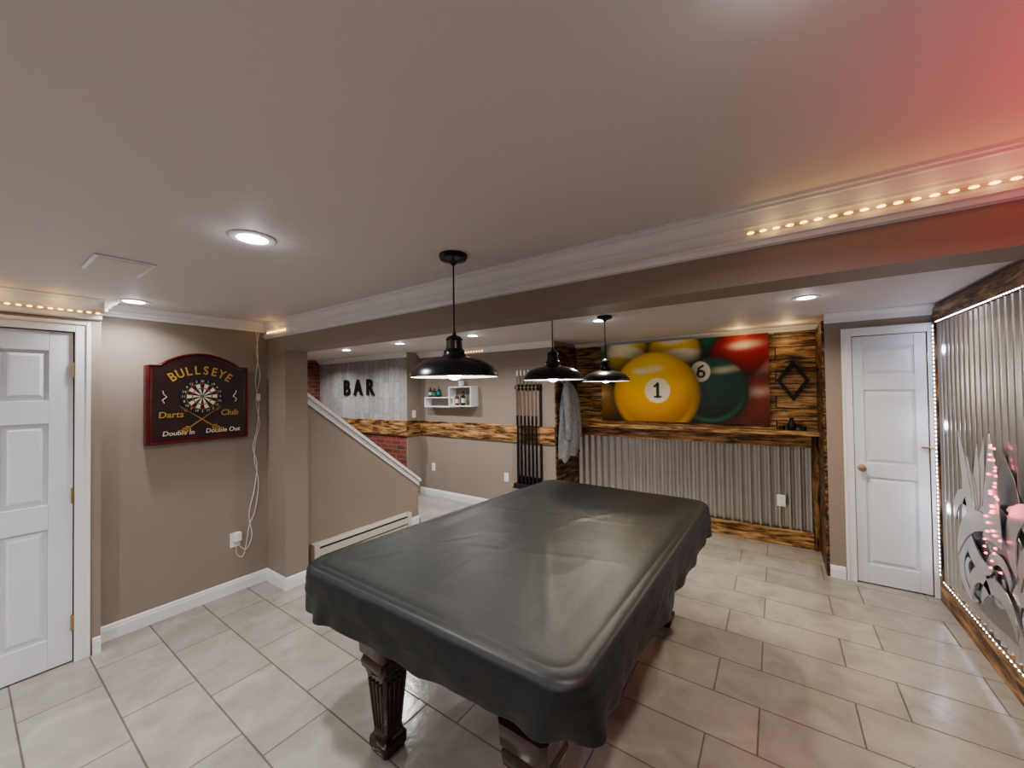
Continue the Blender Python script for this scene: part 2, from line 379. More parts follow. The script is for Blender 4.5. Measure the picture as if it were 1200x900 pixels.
b = MB(F_ny((DX1, YW, 1.12))); b.box((-0.05, -0.006, 0.0), (0.02, 0.006, 0.03)); b.build("latch", M_brass, parent=d2, bevel=0.002)

# ------------------------------------------------------------------ torched wood + corrugated
sbox("trim_13", (XC, YW-0.022, 0.92), (XA0, YW, 1.14), M_bw_x, 0.003)
sbox("trim_14", (XF, YS-0.022, 0.92), (XC, YS, 1.15), M_bw_x, 0.003)
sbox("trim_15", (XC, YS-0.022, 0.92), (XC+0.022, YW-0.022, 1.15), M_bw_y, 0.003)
sbox("wall_plank", (XA0, YA-0.02, 1.0), (XA1, YA, CH-0.05), M_pl_x)
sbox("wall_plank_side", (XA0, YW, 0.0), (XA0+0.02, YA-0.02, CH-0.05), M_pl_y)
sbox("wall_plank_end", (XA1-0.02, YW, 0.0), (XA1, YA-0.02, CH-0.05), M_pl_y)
def corrug(name, M, length, z0, z1, amp, pitch, mat):
    n = int(length/pitch*14); vs = []; fs = []
    for i in range(n+1):
        a = length*i/n; s = math.sin(2*math.pi*a/pitch); c = amp*s+amp
        vs += [(a, z0, c), (a, z1, c)]
    for i in range(n): fs.append((2*i, 2*i+2, 2*i+3, 2*i+1))
    b = MB(M); b.add(vs, fs); ob = struct(b.build(name, mat, smooth=False, recalc=False))
    ob.data.polygons.foreach_set("use_smooth", [True]*len(ob.data.polygons)); return ob
corrug("wall_corrugated", F_ny((XA0+0.02, YA-0.002, 0)), XA1-XA0-0.04, 0.14, 1.03, 0.015, 0.085, M_galv)
corrug("wall_corrugated_side", F_nx((XR-0.002, 4.12, 0)), 2.3, 0.14, 2.06, 0.013, 0.078, M_galv)
sbox("trim_16", (XA0+0.02, YA-0.055, 0.0), (XA1-0.02, YA-0.033, 0.16), M_bw_x, 0.004)
sbox("trim_17", (XA0+0.02, YA-0.055, 0.99), (XA1-0.02, YA-0.033, 1.12), M_bw_x, 0.004)
sbox("trim_18", (XA1-0.07, YA-0.065, 0.0), (XA1-0.02, YA-0.033, 1.12), M_bw_z, 0.004)
b = MB(); b.box((XA0+0.02, YA-0.22, 1.12), (XA1-0.005, YA-0.02, 1.165))
tag(b.build("ledge_shelf", M_bw_x, bevel=0.006, origin=(-0.95, YA-0.1, 1.12)), "torched pine drink ledge above the corrugated metal wainscot", "shelf")
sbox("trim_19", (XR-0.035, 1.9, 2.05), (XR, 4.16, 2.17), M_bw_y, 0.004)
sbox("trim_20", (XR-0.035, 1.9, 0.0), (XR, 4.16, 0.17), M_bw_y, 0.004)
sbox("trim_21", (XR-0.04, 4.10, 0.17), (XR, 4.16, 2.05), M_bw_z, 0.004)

# ------------------------------------------------------------------ pool table
TC = Vector((-1.045, 1.94, 0)); TR = math.radians(-1.3)
HX, HY, RC = 0.635, 1.02, 0.10
def skew(x, y):
    u = max(0, (1-x/HX)/2); v = max(0, (1-y/HY)/2); g_ = min(u, 1.1)*min(v, 1.1)
    return x-0.125*g_, y-0.035*g_
def rrect(ins, N=(70, 110, 22)):
    hx, hy = HX-ins, HY-ins; r = max(RC-ins*0.6, 0.02); r = min(r, hx*0.98)
    out = []
    cs = [(hx-r, hy-r, 0), (-(hx-r), hy-r, 90), (-(hx-r), -(hy-r), 180), (hx-r, -(hy-r), 270)]
    for q in range(4):
        cx, cy, a0 = cs[q]; nx, ny, _ = cs[(q+1) % 4]
        for k in range(N[2]):
            a = math.radians(a0+90*k/N[2]); out.append((cx+r*math.cos(a), cy+r*math.sin(a), math.cos(a), math.sin(a)))
        a = math.radians(a0+90); p = (cx+r*math.cos(a), cy+r*math.sin(a)); p2 = (nx+r*math.cos(a), ny+r*math.sin(a))
        M = N[0] if q % 2 == 0 else N[1]
        for k in range(M):
            t = k/M; out.append((p[0]+(p2[0]-p[0])*t, p[1]+(p2[1]-p[1])*t, math.cos(a), math.sin(a)))
    return out
rings = []
NS = 26
for k in range(NS): rings.append(("s", 1-k/NS))
ts = [(0.0, 0.804), (0.004, 0.811), (0.010, 0.817), (0.020, 0.820), (0.040, 0.8215), (0.045, 0.8203), (0.050, 0.822), (0.08, 0.822), (0.11, 0.821), (0.13, 0.8195), (0.15, 0.818)]
q_ = 0.17
while q_ < 0.615: ts.append((q_, 0.817)); q_ += 0.015
for ins, z in ts: rings.append(("t", ins, z))
verts = []; base = rrect(0); npt = len(base)
per = []; acc = 0
for i in range(npt):
    per.append(acc); q = base[(i+1) % npt]; acc += math.hypot(q[0]-base[i][0], q[1]-base[i][1])
creases = [((-0.02, 0.05), (0.5, 0.9), .003), ((-0.05, 0.1), (-0.5, 0.8), .002), ((0.0, -0.05), (0.5, -0.9), .003), ((-0.1, -0.1), (-0.5, -0.9), .003), ((-0.5, 0.1), (0.5, 0.32), .002), ((-0.3, -0.5), (0.5, -0.22), .0025), ((0.05, 0.0), (0.15, 0.85), .002), ((-0.1, -0.2), (-0.02, -0.92), .002)]
def crease(x, y):
    z = 0
    for (a, c_, h_) in creases:
        vx, vy = c_[0]-a[0], c_[1]-a[1]; L2 = vx*vx+vy*vy; t = ((x-a[0])*vx+(y-a[1])*vy)/L2; tt_ = min(1, max(0, t))
        d = math.hypot(x-a[0]-tt_*vx, y-a[1]-tt_*vy)+0.02*noise.noise(Vector((x*5, y*5, 2)))
        z += h_*0.8*math.exp(-(d/0.018)**2)*(0.3+0.7*math.sin(math.pi*min(1, max(0, t*0.8+0.15))))
    return z
for rg in rings:
    if rg[0] == "s":
        s_ = rg[1]
        for i, (x, y, nx, ny) in enumerate(base):
            t = per[i]
            cd = ((HX-abs(x))**2+(HY-abs(y))**2)**0.5
            cornerness = max(0, 1-cd/0.32)
            f = 0.013*noise.noise(Vector((t*3.5, 0, 3)))+0.009*noise.noise(Vector((t*8, s_*1.2, 0)))
            f += cornerness*0.012*math.sin(t*38+1+s_*1.5)*s_
            wr = 1-abs(noise.noise(Vector((t*5+s_*1.5, s_*1.8-t, 6))))*2.4
            off = 0.003+s_*(0.004+f*1.9)+0.005*math.sin(s_*math.pi)+0.004*max(0, wr)**2*math.sin(s_*math.pi)**0.7+0.004*noise.noise(Vector((t*7, s_*3, 9)))*math.sin(s_*math.pi)
            vx_ = (x/HX+1)/2
            hem = 0.618+0.012*noise.noise(Vector((t*2.3, 5, 0)))+0.006*math.sin(t*9)+0.003*math.sin(t*23)
            if y < 0: hem += 0.030*vx_*min(1, -y/HY+0.1)
            if x < 0 and y < 0: hem -= 0.012*cornerness
            if x > 0 and y < 0: hem += 0.006*cornerness
            z = 0.804-(0.804-hem)*s_
            X_, Y_ = skew(x+nx*off, y+ny*off)
            verts.append((X_, Y_, z))
    else:
        ins, z0 = rg[1], rg[2]
        for (x, y, nx, ny) in rrect(ins):
            z = z0+0.0015*noise.noise(Vector((x*4, y*4, 1)))
            w = min(1, max(0, (ins-0.06)/0.1))
            r2 = 1-abs(noise.noise(Vector((x*3+1, y*2.4, 8))))*2
            z += w*(crease(x, y)+0.002*max(0, r2)**4-0.001)
            X_, Y_ = skew(x, y)
            verts.append((X_, Y_, z))
faces = []
for j in range(len(rings)-1):
    for i in range(npt):
        a = j*npt+i; c = j*npt+(i+1) % npt; faces.append((a, c, c+npt, a+npt))
faces.append([(len(rings)-1)*npt+i for i in range(npt)])
b = MB(); b.add(verts, faces)
cov = b.build("pool_table_cover", M_leather, smooth=False)
cov.data.polygons.foreach_set("use_smooth", [True]*len(cov.data.polygons))
so = cov.modifiers.new("thick", 'SOLIDIFY'); so.thickness = 0.003; so.offset = -1
cov.location = TC; cov.rotation_euler[2] = TR
tag(cov, "black wrinkled vinyl cover draped over the pool table", "table cover")
pt = thing("pool_table", TC, "pool table with dark carved mahogany legs under a black cover", "pool table", rotz=TR)
b = MB(); b.box((-0.50, -0.92, 0.62), (0.50, 0.92, 0.70)); b.box((-0.48, -0.90, 0.52), (0.48, 0.90, 0.62)); b.box((-0.60, -0.985, 0.70), (0.60, 0.985, 0.785)); b.build("body", M_mahog, parent=pt, bevel=0.01)
def sq(b, secs, cx, cy, ch=0.18):
    vs = []; fs = []
    for (z, w) in secs:
        c = w*ch
        for (x, y) in ((w-c, -w), (w, -w+c), (w, w-c), (w-c, w), (-w+c, w), (-w, w-c), (-w, -w+c), (-w+c, -w)): vs.append((cx+x, cy+y, z))
    for j in range(len(secs)-1):
        for k in range(8): a = j*8+k; q = j*8+(k+1) % 8; fs.append((a, q, q+8, a+8))
    fs.append(list(range(8))[::-1]); fs.append([(len(secs)-1)*8+k for k in range(8)])
    b.add(vs, fs)
lb = MB()
sq(lb, [(0, 0.052), (0.03, 0.062), (0.06, 0.062), (0.075, 0.05), (0.10, 0.046), (0.34, 0.066), (0.37, 0.074), (0.385, 0.085), (0.41, 0.088), (0.43, 0.08), (0.45, 0.092), (0.52, 0.095)], 0, 0)
for sgn in (-1, 1):
    for k in (-1.2, -0.4, 0.4, 1.2):
        for ax in (0, 1):
            p = []
            for (z, w) in ((0.11, 0.047), (0.33, 0.066)):
                p.append((k*w*0.5, sgn*w, z) if ax == 0 else (sgn*w, k*w*0.5, z))
            lb.tube(p, [0.005, 0.007], 6)
legm = lb.build("leg", M_mahog, parent=pt, smooth=True); legm.location = (-0.41, -0.83, 0)
for (x, y) in ((0.38, -0.83), (-0.41, 0.83), (0.36, 0.83)):
    k = legm.copy(); COL.objects.link(k); k.location = (x, y, 0); k.parent = pt

# ------------------------------------------------------------------ pendant lamps
M_bulb = emis("warm_bulb_glow", (1.0, 0.93, 0.8), 16)
p1 = thing("pendant_lamp", (-1.165, 1.25, CH), "black metal barn pendant lamp hanging above the pool table", "pendant lamp", "pendant lamps above the pool table")
b = MB(); b.lathe([(0.062, 0), (0.062, -0.012), (0.056, -0.022), (0.02, -0.03), (0.008, -0.045)], seg=36); b.build("canopy", M_black, parent=p1, smooth=True)
b = MB(); b.tube([(0, 0, -0.03), (0, 0, -0.37)], 0.0035, 8); b.build("cord", M_blackm, parent=p1)
ZR = 1.66-CH
b = MB()
outp = [(0.190, 0), (0.194, 0.004), (0.192, 0.010), (0.185, 0.026), (0.172, 0.043), (0.152, 0.059), (0.125, 0.072), (0.095, 0.081), (0.066, 0.087), (0.052, 0.091), (0.047, 0.10), (0.044, 0.11)]
inn = [(0.186, 0.003), (0.178, 0.025), (0.160, 0.046), (0.125, 0.064), (0.08, 0.076), (0.04, 0.081), (0.002, 0.082)]
b.lathe(outp, (0, 0, ZR), 56, 0, cap=False); b.lathe([(0.190, 0)]+inn, (0, 0, ZR), 56, 1, cap=False)
b.build("lamp_shade", [M_black, M_shadein], parent=p1, smooth=True, recalc=False)
b = MB(); b.lathe([(0.044, 0.10), (0.046, 0.115), (0.036, 0.125), (0.034, 0.16), (0.038, 0.165), (0.028, 0.178), (0.01, 0.185), (0.006, 0.2)], (0, 0, ZR), 32); b.build("socket", M_black, parent=p1, smooth=True)
b = MB(); b.lathe([(0.004, -0.012), (0.02, -0.008), (0.03, 0.004), (0.033, 0.02), (0.028, 0.042), (0.018, 0.055), (0.016, 0.078)], (0, 0, ZR+0.0), 24); b.build("bulb", M_bulb, parent=p1, smooth=True)
p2 = copy_thing(p1, (-1.165, 2.155, CH)); p3 = copy_thing(p1, (-1.16, 3.06, CH))
for p in (p1, p2, p3): light('POINT', (0, 0, ZR-0.035), 4, (1, 0.93, 0.82), 0.03, parent=p, name="bulb_light")

# ------------------------------------------------------------------ recessed lights
M_lens = emis("downlight_lens", (1.0, 0.99, 0.97), 30)
r1 = thing("recessed_light", (-1.65, 0.65, CH), "round white recessed ceiling light, switched on", "ceiling light", "recessed ceiling lights")
b = MB(); b.lathe([(0.052, -0.001), (0.052, -0.006), (0.07, -0.008), (0.078, -0.004), (0.078, 0)], seg=40, cap=False); b.build("trim_ring", M_white, parent=r1, smooth=True)
b = MB(); b.lathe([(0.002, -0.0035), (0.052, -0.0035)], seg=40, cap=False); b.build("lens", M_lens, parent=r1, recalc=False)
locs = [(-3.36, 0.65), (0.05, 0.62), (0.18, 3.27), (-1.26, 3.2), (-2.71, 3.2), (-3.85, 3.15), (-5.0, 3.15), (-3.2, -1.1), (-1.65, -1.1), (0.05, -1.1), (-6.3, 3.15)]
al = [r1]+[copy_thing(r1, (x, y, CH)) for (x, y) in locs]
WH = (1, 0.98, 0.96); WM = (1, 0.86, 0.64)
pws = [(11, WH, 150), (4, WH, 140), (9, WH, 160), (12, WM, 150), (13, WM, 150), (12, WH, 150), (12, WH, 150), (12, WH, 150), (16, WH, 170), (17, WH, 170), (16, WH, 170), (12, WH, 150)]
for e, (pw, cl, sp) in zip(al, pws):
    light('AREA', (0, 0, -0.014), pw, cl, 0.1, sp, parent=e, name="downlight_beam")
for e in al[:8]: light('POINT', (0, 0, -0.045), 0.25, WH, 0.03, parent=e, name="added_halo_light")  # extra point lights added below the lenses to put a halo on the ceiling

o = light('AREA', (1.12, 0.95, 1.62), 12, (1.0, 0.0, 0.06), 0.15, 130, name="red_uplight"); o.rotation_euler[0] = math.pi

# ------------------------------------------------------------------ LED strips
M_led = emis("amber_led", (1.0, 0.52, 0.10), 5.0)
M_ledw = emis("violet_white_led", (0.78, 0.8, 1.0), 18)
M_strip = simple("clear_strip", (0.6, 0.55, 0.45), 0.3)
def led_run(name, p0, p1, nrm, n, mat, label, r=0.006, group="led accent strips", elong=1.6):
    p0 = Vector(p0); p1 = Vector(p1); nrm = Vector(nrm); d = (p1-p0).normalized(); e = thing(name, p0, label, "led strip", group)
    w = nrm.cross(d)
    F = frame((0, 0, 0), d, w, nrm)
    b = MB(F); b.box((-0.01, -0.004, 0), ((p1-p0).length+0.01, 0.004, 0.002)); b.build("strip", M_strip, parent=e)
    b = MB(F); L = (p1-p0).length
    for i in range(n):
        t = L*i/(n-1); b.lathe([(r, 0.002), (r*0.9, 0.004), (r*0.4, 0.0055)], seg=8, M2=Matrix.Translation((t, 0, 0)) @ Matrix.Diagonal((elong, 1, 1, 1)))
    o = b.build("diode", mat, parent=e); o["kind"] = "stuff"
    return e
yy = YB-0.024
led_run("led_strip", (-0.06, yy, CH-0.085), (1.4, yy, CH-0.085), (0, -1, 0), 42, M_led, "amber led strip glowing along the crown moulding of the beam", r=0.0045, elong=2.4)
led_run("led_strip", (XL+0.08, yy, CH-0.085), (XP+0.05, yy, CH-0.085), (0, -1, 0), 9, M_led, "amber led strip glowing at the beam corner", r=0.008)
led_run("led_strip", (XD+0.035, -0.6, CH-0.085), (XD+0.035, 0.51, CH-0.085), (1, 0, 0), 30, M_led, "amber led strip glowing on the crown above the entry door", r=0.0055, elong=2)
led_run("led_strip", (-0.35, YA-0.0215, CH-0.056), (-0.1, YA-0.0215, CH-0.056), (0, -1, 0), 6, M_led, "amber led strip at the alcove ceiling", r=0.005)
led_run("led_strip", (-3.7, YW-0.027, CH-0.052), (-3.35, YW-0.027, CH-0.052), (0, -1, 0), 8, M_led, "amber led strip on the crown of the far wall", r=0.008)
for x in (0.0, 0.12, 0.24, 0.36, 0.48, 0.6): light('POINT', (x, YB-0.06, CH-0.085), 0.03, (1, 0.68, 0.22), 0.015, name="led_glow")
light('POINT', (XL+0.25, YB-0.08, CH-0.08), 0.07, (1, 0.6, 0.2), 0.02, name="led_glow")
light('POINT', (XD+0.12, 0.35, CH-0.08), 0.12, (1, 0.6, 0.2), 0.02, name="led_glow")
light('POINT', (XD+0.12, 0.12, CH-0.08), 0.12, (1, 0.6, 0.2), 0.02, name="led_glow")
light('POINT', (-0.3, YA-0.25, CH-0.08), 0.8, (1, 0.68, 0.3), 0.04, name="led_glow")
light('POINT', (0.1, YA-0.3, CH-0.1), 1.0, (1, 0.68, 0.35), 0.04, name="led_glow")
xs = XR-0.036
led_run("led_strip", (XR-0.041, 4.115, 0.2), (XR-0.041, 4.115, 2.03), (-1, 0, 0), 62, M_ledw, "cool white led strip framing the corrugated wall", r=0.0075, elong=1)
led_run("led_strip", (xs, 4.06, 2.056), (xs, 2.3, 2.056), (-1, 0, 0), 60, M_ledw, "cool white led strip under the torched top rail", r=0.004, elong=1)
led_run("led_strip", (xs, 4.06, 0.164), (xs, 2.3, 0.164), (-1, 0, 0), 45, M_ledw, "violet white led strip above the torched base rail", r=0.005, elong=1)

# ------------------------------------------------------------------ dartboard cabinet
M_cab = simple("cherry_frame", (0.10, 0.010, 0.012), 0.28, var=0.3)
M_pan = simple("dark_burgundy_panel", (0.022, 0.007, 0.007), 0.4, var=0.3)
M_gold = simple("gold_paint", (0.42, 0.25, 0.05), 0.45)
M_cwht = simple("cream_paint", (0.6, 0.56, 0.47), 0.5)
M_red = simple("dart_red", (0.4, 0.02, 0.02), 0.6); M_grn = simple("dart_green", (0.01, 0.15, 0.04), 0.6)
M_dblk = simple("dart_black", (0.012, 0.012, 0.012), 0.8); M_dwht = simple("dart_cream", (0.62, 0.58, 0.48), 0.8)
CW, CHh = 0.62, 0.56
e = thing("dartboard_cabinet", (XL, 1.06, 1.25), "cherry red arched dartboard cabinet with gold lettering", "dartboard cabinet")
F = F_px((0, 0, 0))
def arch(w, h0, top, shoulder):
    pts = [(-w/2, 0), (w/2, 0), (w/2, h0)]
    pts.append((w/2-shoulder, h0)); n = 16
    x1 = w/2-shoulder-0.01
    for k in range(n+1):
        x = x1-2*x1*k/n; pts.append((x, h0+0.012+(top-h0-0.012)*max(0, math.cos(x/x1*math.pi/2))**0.8))
    pts.append((-w/2+shoulder, h0)); pts.append((-w/2, h0)); return pts
b = MB(F); b.prism(arch(CW, CHh, 0.655, 0.07), 0.0, 0.07)
b.build("case", M_cab, parent=e, bevel=0.006)
b = MB(F); b.prism([(p[0]*0.9, 0.035+p[1]*0.9) for p in arch(CW, CHh, 0.655, 0.05)], 0.071, 0.074)
b.build("panel", M_pan, parent=e)
b = MB(F)
ap = [(p[0], p[1]+0.01) for p in arch(CW-0.025, CHh-0.012, 0.64, 0.06)]
b.tube([(p[0], p[1], 0.074) for p in ap], 0.008, 8, closed=True)
b.build("frame", M_cab, parent=e, smooth=True)
DC = (0.0, 0.335)
b = MB(F)
b.lathe([(0.128, 0.074), (0.128, 0.088), (0.001, 0.088)], (DC[0], DC[1], 0), 60, 0, cap=False)
def ringsec(r0, r1, a0, a1, mi, c=0.0885):
    n = 3; vs = []
    for r in (r0, r1):
        for k in range(n+1):
            a = a0+(a1-a0)*k/n; vs.append((DC[0]+r*math.sin(a), DC[1]+r*math.cos(a), c))
    b.add(vs, [(k, k+1, n+2+k, n+1+k) for k in range(n)], mi)
for k in range(20):
    a0 = (k-0.5)*math.pi/10; a1 = a0+math.pi/10; A, B_ = (0, 2) if k % 2 == 0 else (1, 3)
    ringsec(0.012, 0.056, a0, a1, A); ringsec(0.056, 0.063, a0, a1, B_); ringsec(0.063, 0.092, a0, a1, A); ringsec(0.092, 0.099, a0, a1, B_)
b.lathe([(0.001, 0.089), (0.005, 0.089)], (DC[0], DC[1], 0), 16, 2, cap=False); b.lathe([(0.005, 0.089), (0.012, 0.089)], (DC[0], DC[1], 0), 16, 3, cap=False)
nums = [20,1,18,4,13,6,10,15,2,17,3,19,7,16,8,11,14,9,12,5]
for k, nn in enumerate(nums):
    a = k*math.pi/10; b.text(str(nn), 0.024, (DC[0]+0.113*math.sin(a), DC[1]+0.113*math.cos(a), 0.0885), 0.0005, 1)
b.build("dartboard", [M_dblk, M_dwht, M_red, M_grn], parent=e, recalc=False)
b = MB(F)
for k, ch in enumerate("BULLSEYE"):
    a = (k-3.5)*0.195; R = 0.27
    b.text(ch, 0.088, (DC[0]+R*math.sin(a), DC[1]-0.04+R*0.86*math.cos(a), 0.075), 0.003, 0, rot=-a*0.8, bold=0.0015, sx=0.8)
b.build("title_lettering", M_gold, parent=e, recalc=False)
for wd, x in (("Darts", -0.178), ("Club", 0.178)):
    b = MB(F); b.text(wd, 0.062, (x, 0.205, 0.075), 0.002, 0, shear=0.1, bold=0.0008); b.build("word_lettering", M_gold, parent=e, recalc=False)
for sg in (-1, 1):
    b = MB(F)
    R2 = Matrix.Translation((0, 0.165, 0)) @ Matrix.Rotation(sg*math.radians(52), 4, 'Z')
    b.box((-0.003, -0.15, 0.075), (0.003, 0.15, 0.078), 0, R2); b.prism([(-0.012, 0.11), (0.012, 0.11), (0.0, 0.165)], 0.075, 0.078, 0, R2)
    for q in (0, 1, 2):
        b.prism([(0, -0.08-q*0.02), (0.02, -0.10-q*0.02), (0.02, -0.112-q*0.02), (0, -0.094-q*0.02), (-0.02, -0.112-q*0.02), (-0.02, -0.10-q*0.02)], 0.075, 0.078, 0, R2)
    b.build("painted_arrow", M_gold, parent=e, recalc=False)
for wd, x in (("Double In", -0.135), ("Double Out", 0.135)):
    b = MB(F); b.text(wd, 0.047, (x, 0.072, 0.075), 0.002, 0, shear=0.15, bold=0.0006, sx=0.97); b.build("script_lettering", M_cwht, parent=e, recalc=False)
for sg in (-1, 1):
    b = MB(F); b.tube([(sg*(0.215+0.014*math.sin(t*2.2)), 0.29+t*0.022, 0.077) for t in range(0, 5)], 0.003, 6); b.build("scroll", M_cwht, parent=e, smooth=True)

# ------------------------------------------------------------------ outlets and cords
def outlet(M, name="wall_outlet", label="white duplex power outlet on the taupe wall", sw=False):
    o = M.to_translation(); e = thing(name, o, label, "light switch" if sw else "power outlet"); R = M.copy(); R.translation = (0, 0, 0)
    b = MB(R); b.box((-0.036, -0.058, 0), (0.036, 0.058, 0.006)); b.build("plate", M_plastic, parent=e, bevel=0.002)
    if sw:
        b = MB(R); b.box((-0.008, -0.016, 0.006), (0.008, 0.016, 0.013)); b.build("toggle", M_plastic, parent=e, bevel=0.002)
    else:
        for s_ in (-0.026, 0.026):
            b = MB(R)
            b.lathe([(0.016, 0.006), (0.016, 0.008)], (0, s_, 0), 20, 0)
            for q in (-0.006, 0.006): b.box((q-0.0012, s_-0.004, 0.008), (q+0.0012, s_+0.005, 0.0084), 1)
            b.build("socket_face", [M_plastic, M_dark], parent=e)
    return e
outlet(F_px((XL, 1.30, 0.42)))
outlet(F_ny((-2.98, YW, 0.44)))
outlet(F_ny((0.02, YA-0.032, 0.44)), label="white duplex power outlet on the corrugated metal")
outlet(F_px((XC, 4.05, 1.25)), "wall_switch", "white toggle light switch by the torched chair rail", True)
outlet(F_ny((-4.35, YW, 0.44)))
b = MB(F_px((0, 0, 0))); b.box((-0.025, -0.035, 0), (0.025, 0.035, 0.045))
o = b.build("power_adapter", M_plastic, bevel=0.005); o.location = (XL+0.009, 1.305, 0.448); tag(o, "white plug-in power adapter in the wall outlet", "power adapter")
w = XL+0.004
cable_thing = thing("extension_cable", (w, 1.47, 2.1), "two thin tangled white cords hanging from the crown to the outlet", "power cable")
def cable(pts, r):
    P = [Vector(p)-Vector((w, 1.47, 2.1)) for p in pts]; P = [P[0]]+P+[P[-1]]; out = []
    for i in range(1, len(P)-2):
        for k in range(8):
            t = k/8; a, b_, c, d = P[i-1], P[i], P[i+1], P[i+2]
            out.append(0.5*((2*b_)+(c-a)*t+(2*a-5*b_+4*c-d)*t*t+(3*b_-a-3*c+d)*t**3))
    out.append(P[-2]); m = MB(); m.tube(out, r, 6); return m.build("strand", M_plastic, smooth=True, parent=cable_thing)
cable([(w, 1.46, 2.12), (w, 1.47, 1.9), (w, 1.45, 1.7), (w, 1.475, 1.5), (w, 1.46, 1.3), (w, 1.43, 1.15), (w, 1.46, 1.0), (w, 1.44, 0.8), (w, 1.40, 0.6), (w, 1.42, 0.42), (w, 1.38, 0.32), (w, 1.33, 0.36), (w+0.02, 1.31, 0.41)], 0.0032)
cable([(w, 1.48, 2.12), (w, 1.46, 1.95), (w, 1.485, 1.75), (w, 1.455, 1.55), (w, 1.48, 1.35), (w, 1.45, 1.2), (w, 1.44, 1.05), (w, 1.47, 0.85), (w, 1.445, 0.62), (w, 1.40, 0.5), (w, 1.36, 0.28), (w, 1.31, 0.30), (w+0.02, 1.30, 0.41)], 0.0028)
b = MB(F_px((-w, -1.47, -2.1))); b.box((1.449, 1.54, w+0.003), (1.481, 1.60, w+0.02)); b.build("controller", M_plastic, bevel=0.003, parent=cable_thing)

e = thing("ceiling_vent", (-2.49, 0.43, CH), "flat white rectangular ceiling access panel", "ceiling panel")
b = MB(); b.box((-0.15, -0.1, -0.008), (0.15, 0.1, 0)); b.build("frame", M_white, parent=e, bevel=0.003)
b = MB(); b.box((-0.135, -0.085, -0.011), (0.135, 0.085, -0.008)); b.build("cover_plate", M_ceil, parent=e, bevel=0.002)

e = thing("baseboard_heater", (XK, 1.9, 0.0), "long cream metal electric baseboard heater at the stair wall", "heater")
b = MB(); prof = [(0, 0.03), (0.06, 0.03), (0.065, 0.04), (0.065, 0.055), (0.045, 0.06), (0.045, 0.072), (0.07, 0.077), (0.072, 0.135), (0.05, 0.14), (0.05, 0.157), (0.068, 0.162), (0.066, 0.175), (0.03, 0.19), (0, 0.19)]
k = len(prof); vs = [(p[0], 0, p[1]) for p in prof]+[(p[0], 1.12, p[1]) for p in prof]
b.add(vs, [list(range(k)), list(range(k, 2*k))[::-1]]+[(i, (i+1) % k, k+(i+1) % k, k+i) for i in range(k)]); b.build("casing", M_cream, parent=e)
for z0, z1, x0 in ((0.141, 0.156, 0.0505), (0.061, 0.071, 0.0455)):
    b = MB(); b.box((x0, 0.04, z0), (x0+0.0035, 1.08, z1)); b.build("grille", M_dark, parent=e)
for y0, y1 in ((-0.012, 0.04), (1.08, 1.132)):
    b = MB(); b.box((0.0, y0, 0.025), (0.075, y1, 0.193)); b.build("end_cap", M_cream, parent=e, bevel=0.004)

# ------------------------------------------------------------------ cue rack
RX = -2.61
e = thing("cue_rack", (RX, YW-0.002, 0.36), "black wall mounted pool cue rack", "cue rack")
F = F_ny((0, 0, 0))
b = MB(F); b.box((-0.19, 0, 0.0), (0.19, 0.045, 0.10)); b.box((-0.19, 0.045, 0), (0.19, 0.13, 0.02)); b.box((-0.20, -0.015, 0), (0.20, 0.0, 0.11)); b.build("base", M_blackm, parent=e, bevel=0.004)
b = MB(F); b.box((-0.19, 1.24, 0.0), (0.19, 1.31, 0.02)); b.box((-0.19, 1.255, 0.02), (0.19, 1.285, 0.05)); b.build("rail", M_blackm, parent=e, bevel=0.003)
for sx in (-0.178, 0.178):
    b = MB(F); b.box((sx-0.012, 0.13, 0), (sx+0.012, 1.24, 0.018)); b.build("post", M_blackm, parent=e, bevel=0.003)
for k in range(6):
    b = MB(F); cx = -0.14+k*0.056
    b.tube([(cx+0.014*math.cos(t), 1.268, 0.06+0.014*math.sin(t)) for t in [q*math.pi/6 for q in range(12)]], 0.006, 6, closed=True); b.build("clip", M_steel, parent=e, smooth=True)
M_cueb = simple("cue_butt_black", (0.015, 0.012, 0.014), 0.2); M_cues = simple("cue_shaft", (0.22, 0.14, 0.09), 0.3); M_tip = simple("cue_ferrule", (0.8, 0.8, 0.75), 0.4)
cue = thing("pool_cue", (0, 0, 0), "two-piece pool cue standing upright in the wall rack", "pool cue", "pool cues in the wall rack")
b = MB(); b.lathe([(0.012, 0), (0.0145, 0.01), (0.0145, 0.3), (0.0125, 0.6), (0.0115, 0.86)], seg=12); b.build("butt", M_cueb, parent=cue, smooth=True)
b = MB(); b.lathe([(0.0115, 0.86), (0.009, 1.1), (0.0066, 1.40)], seg=12); b.build("shaft", M_cues, parent=cue, smooth=True)
b = MB(); b.lathe([(0.0085, 1.37), (0.0085, 1.43), (0.005, 1.44)], seg=12); b.build("tip", M_tip, parent=cue, smooth=True)
cue.location = (RX-0.14, YW-0.002-0.06, 0.41)
for k in range(1, 6): copy_thing(cue, (RX-0.14+k*0.056, YW-0.062, 0.41))

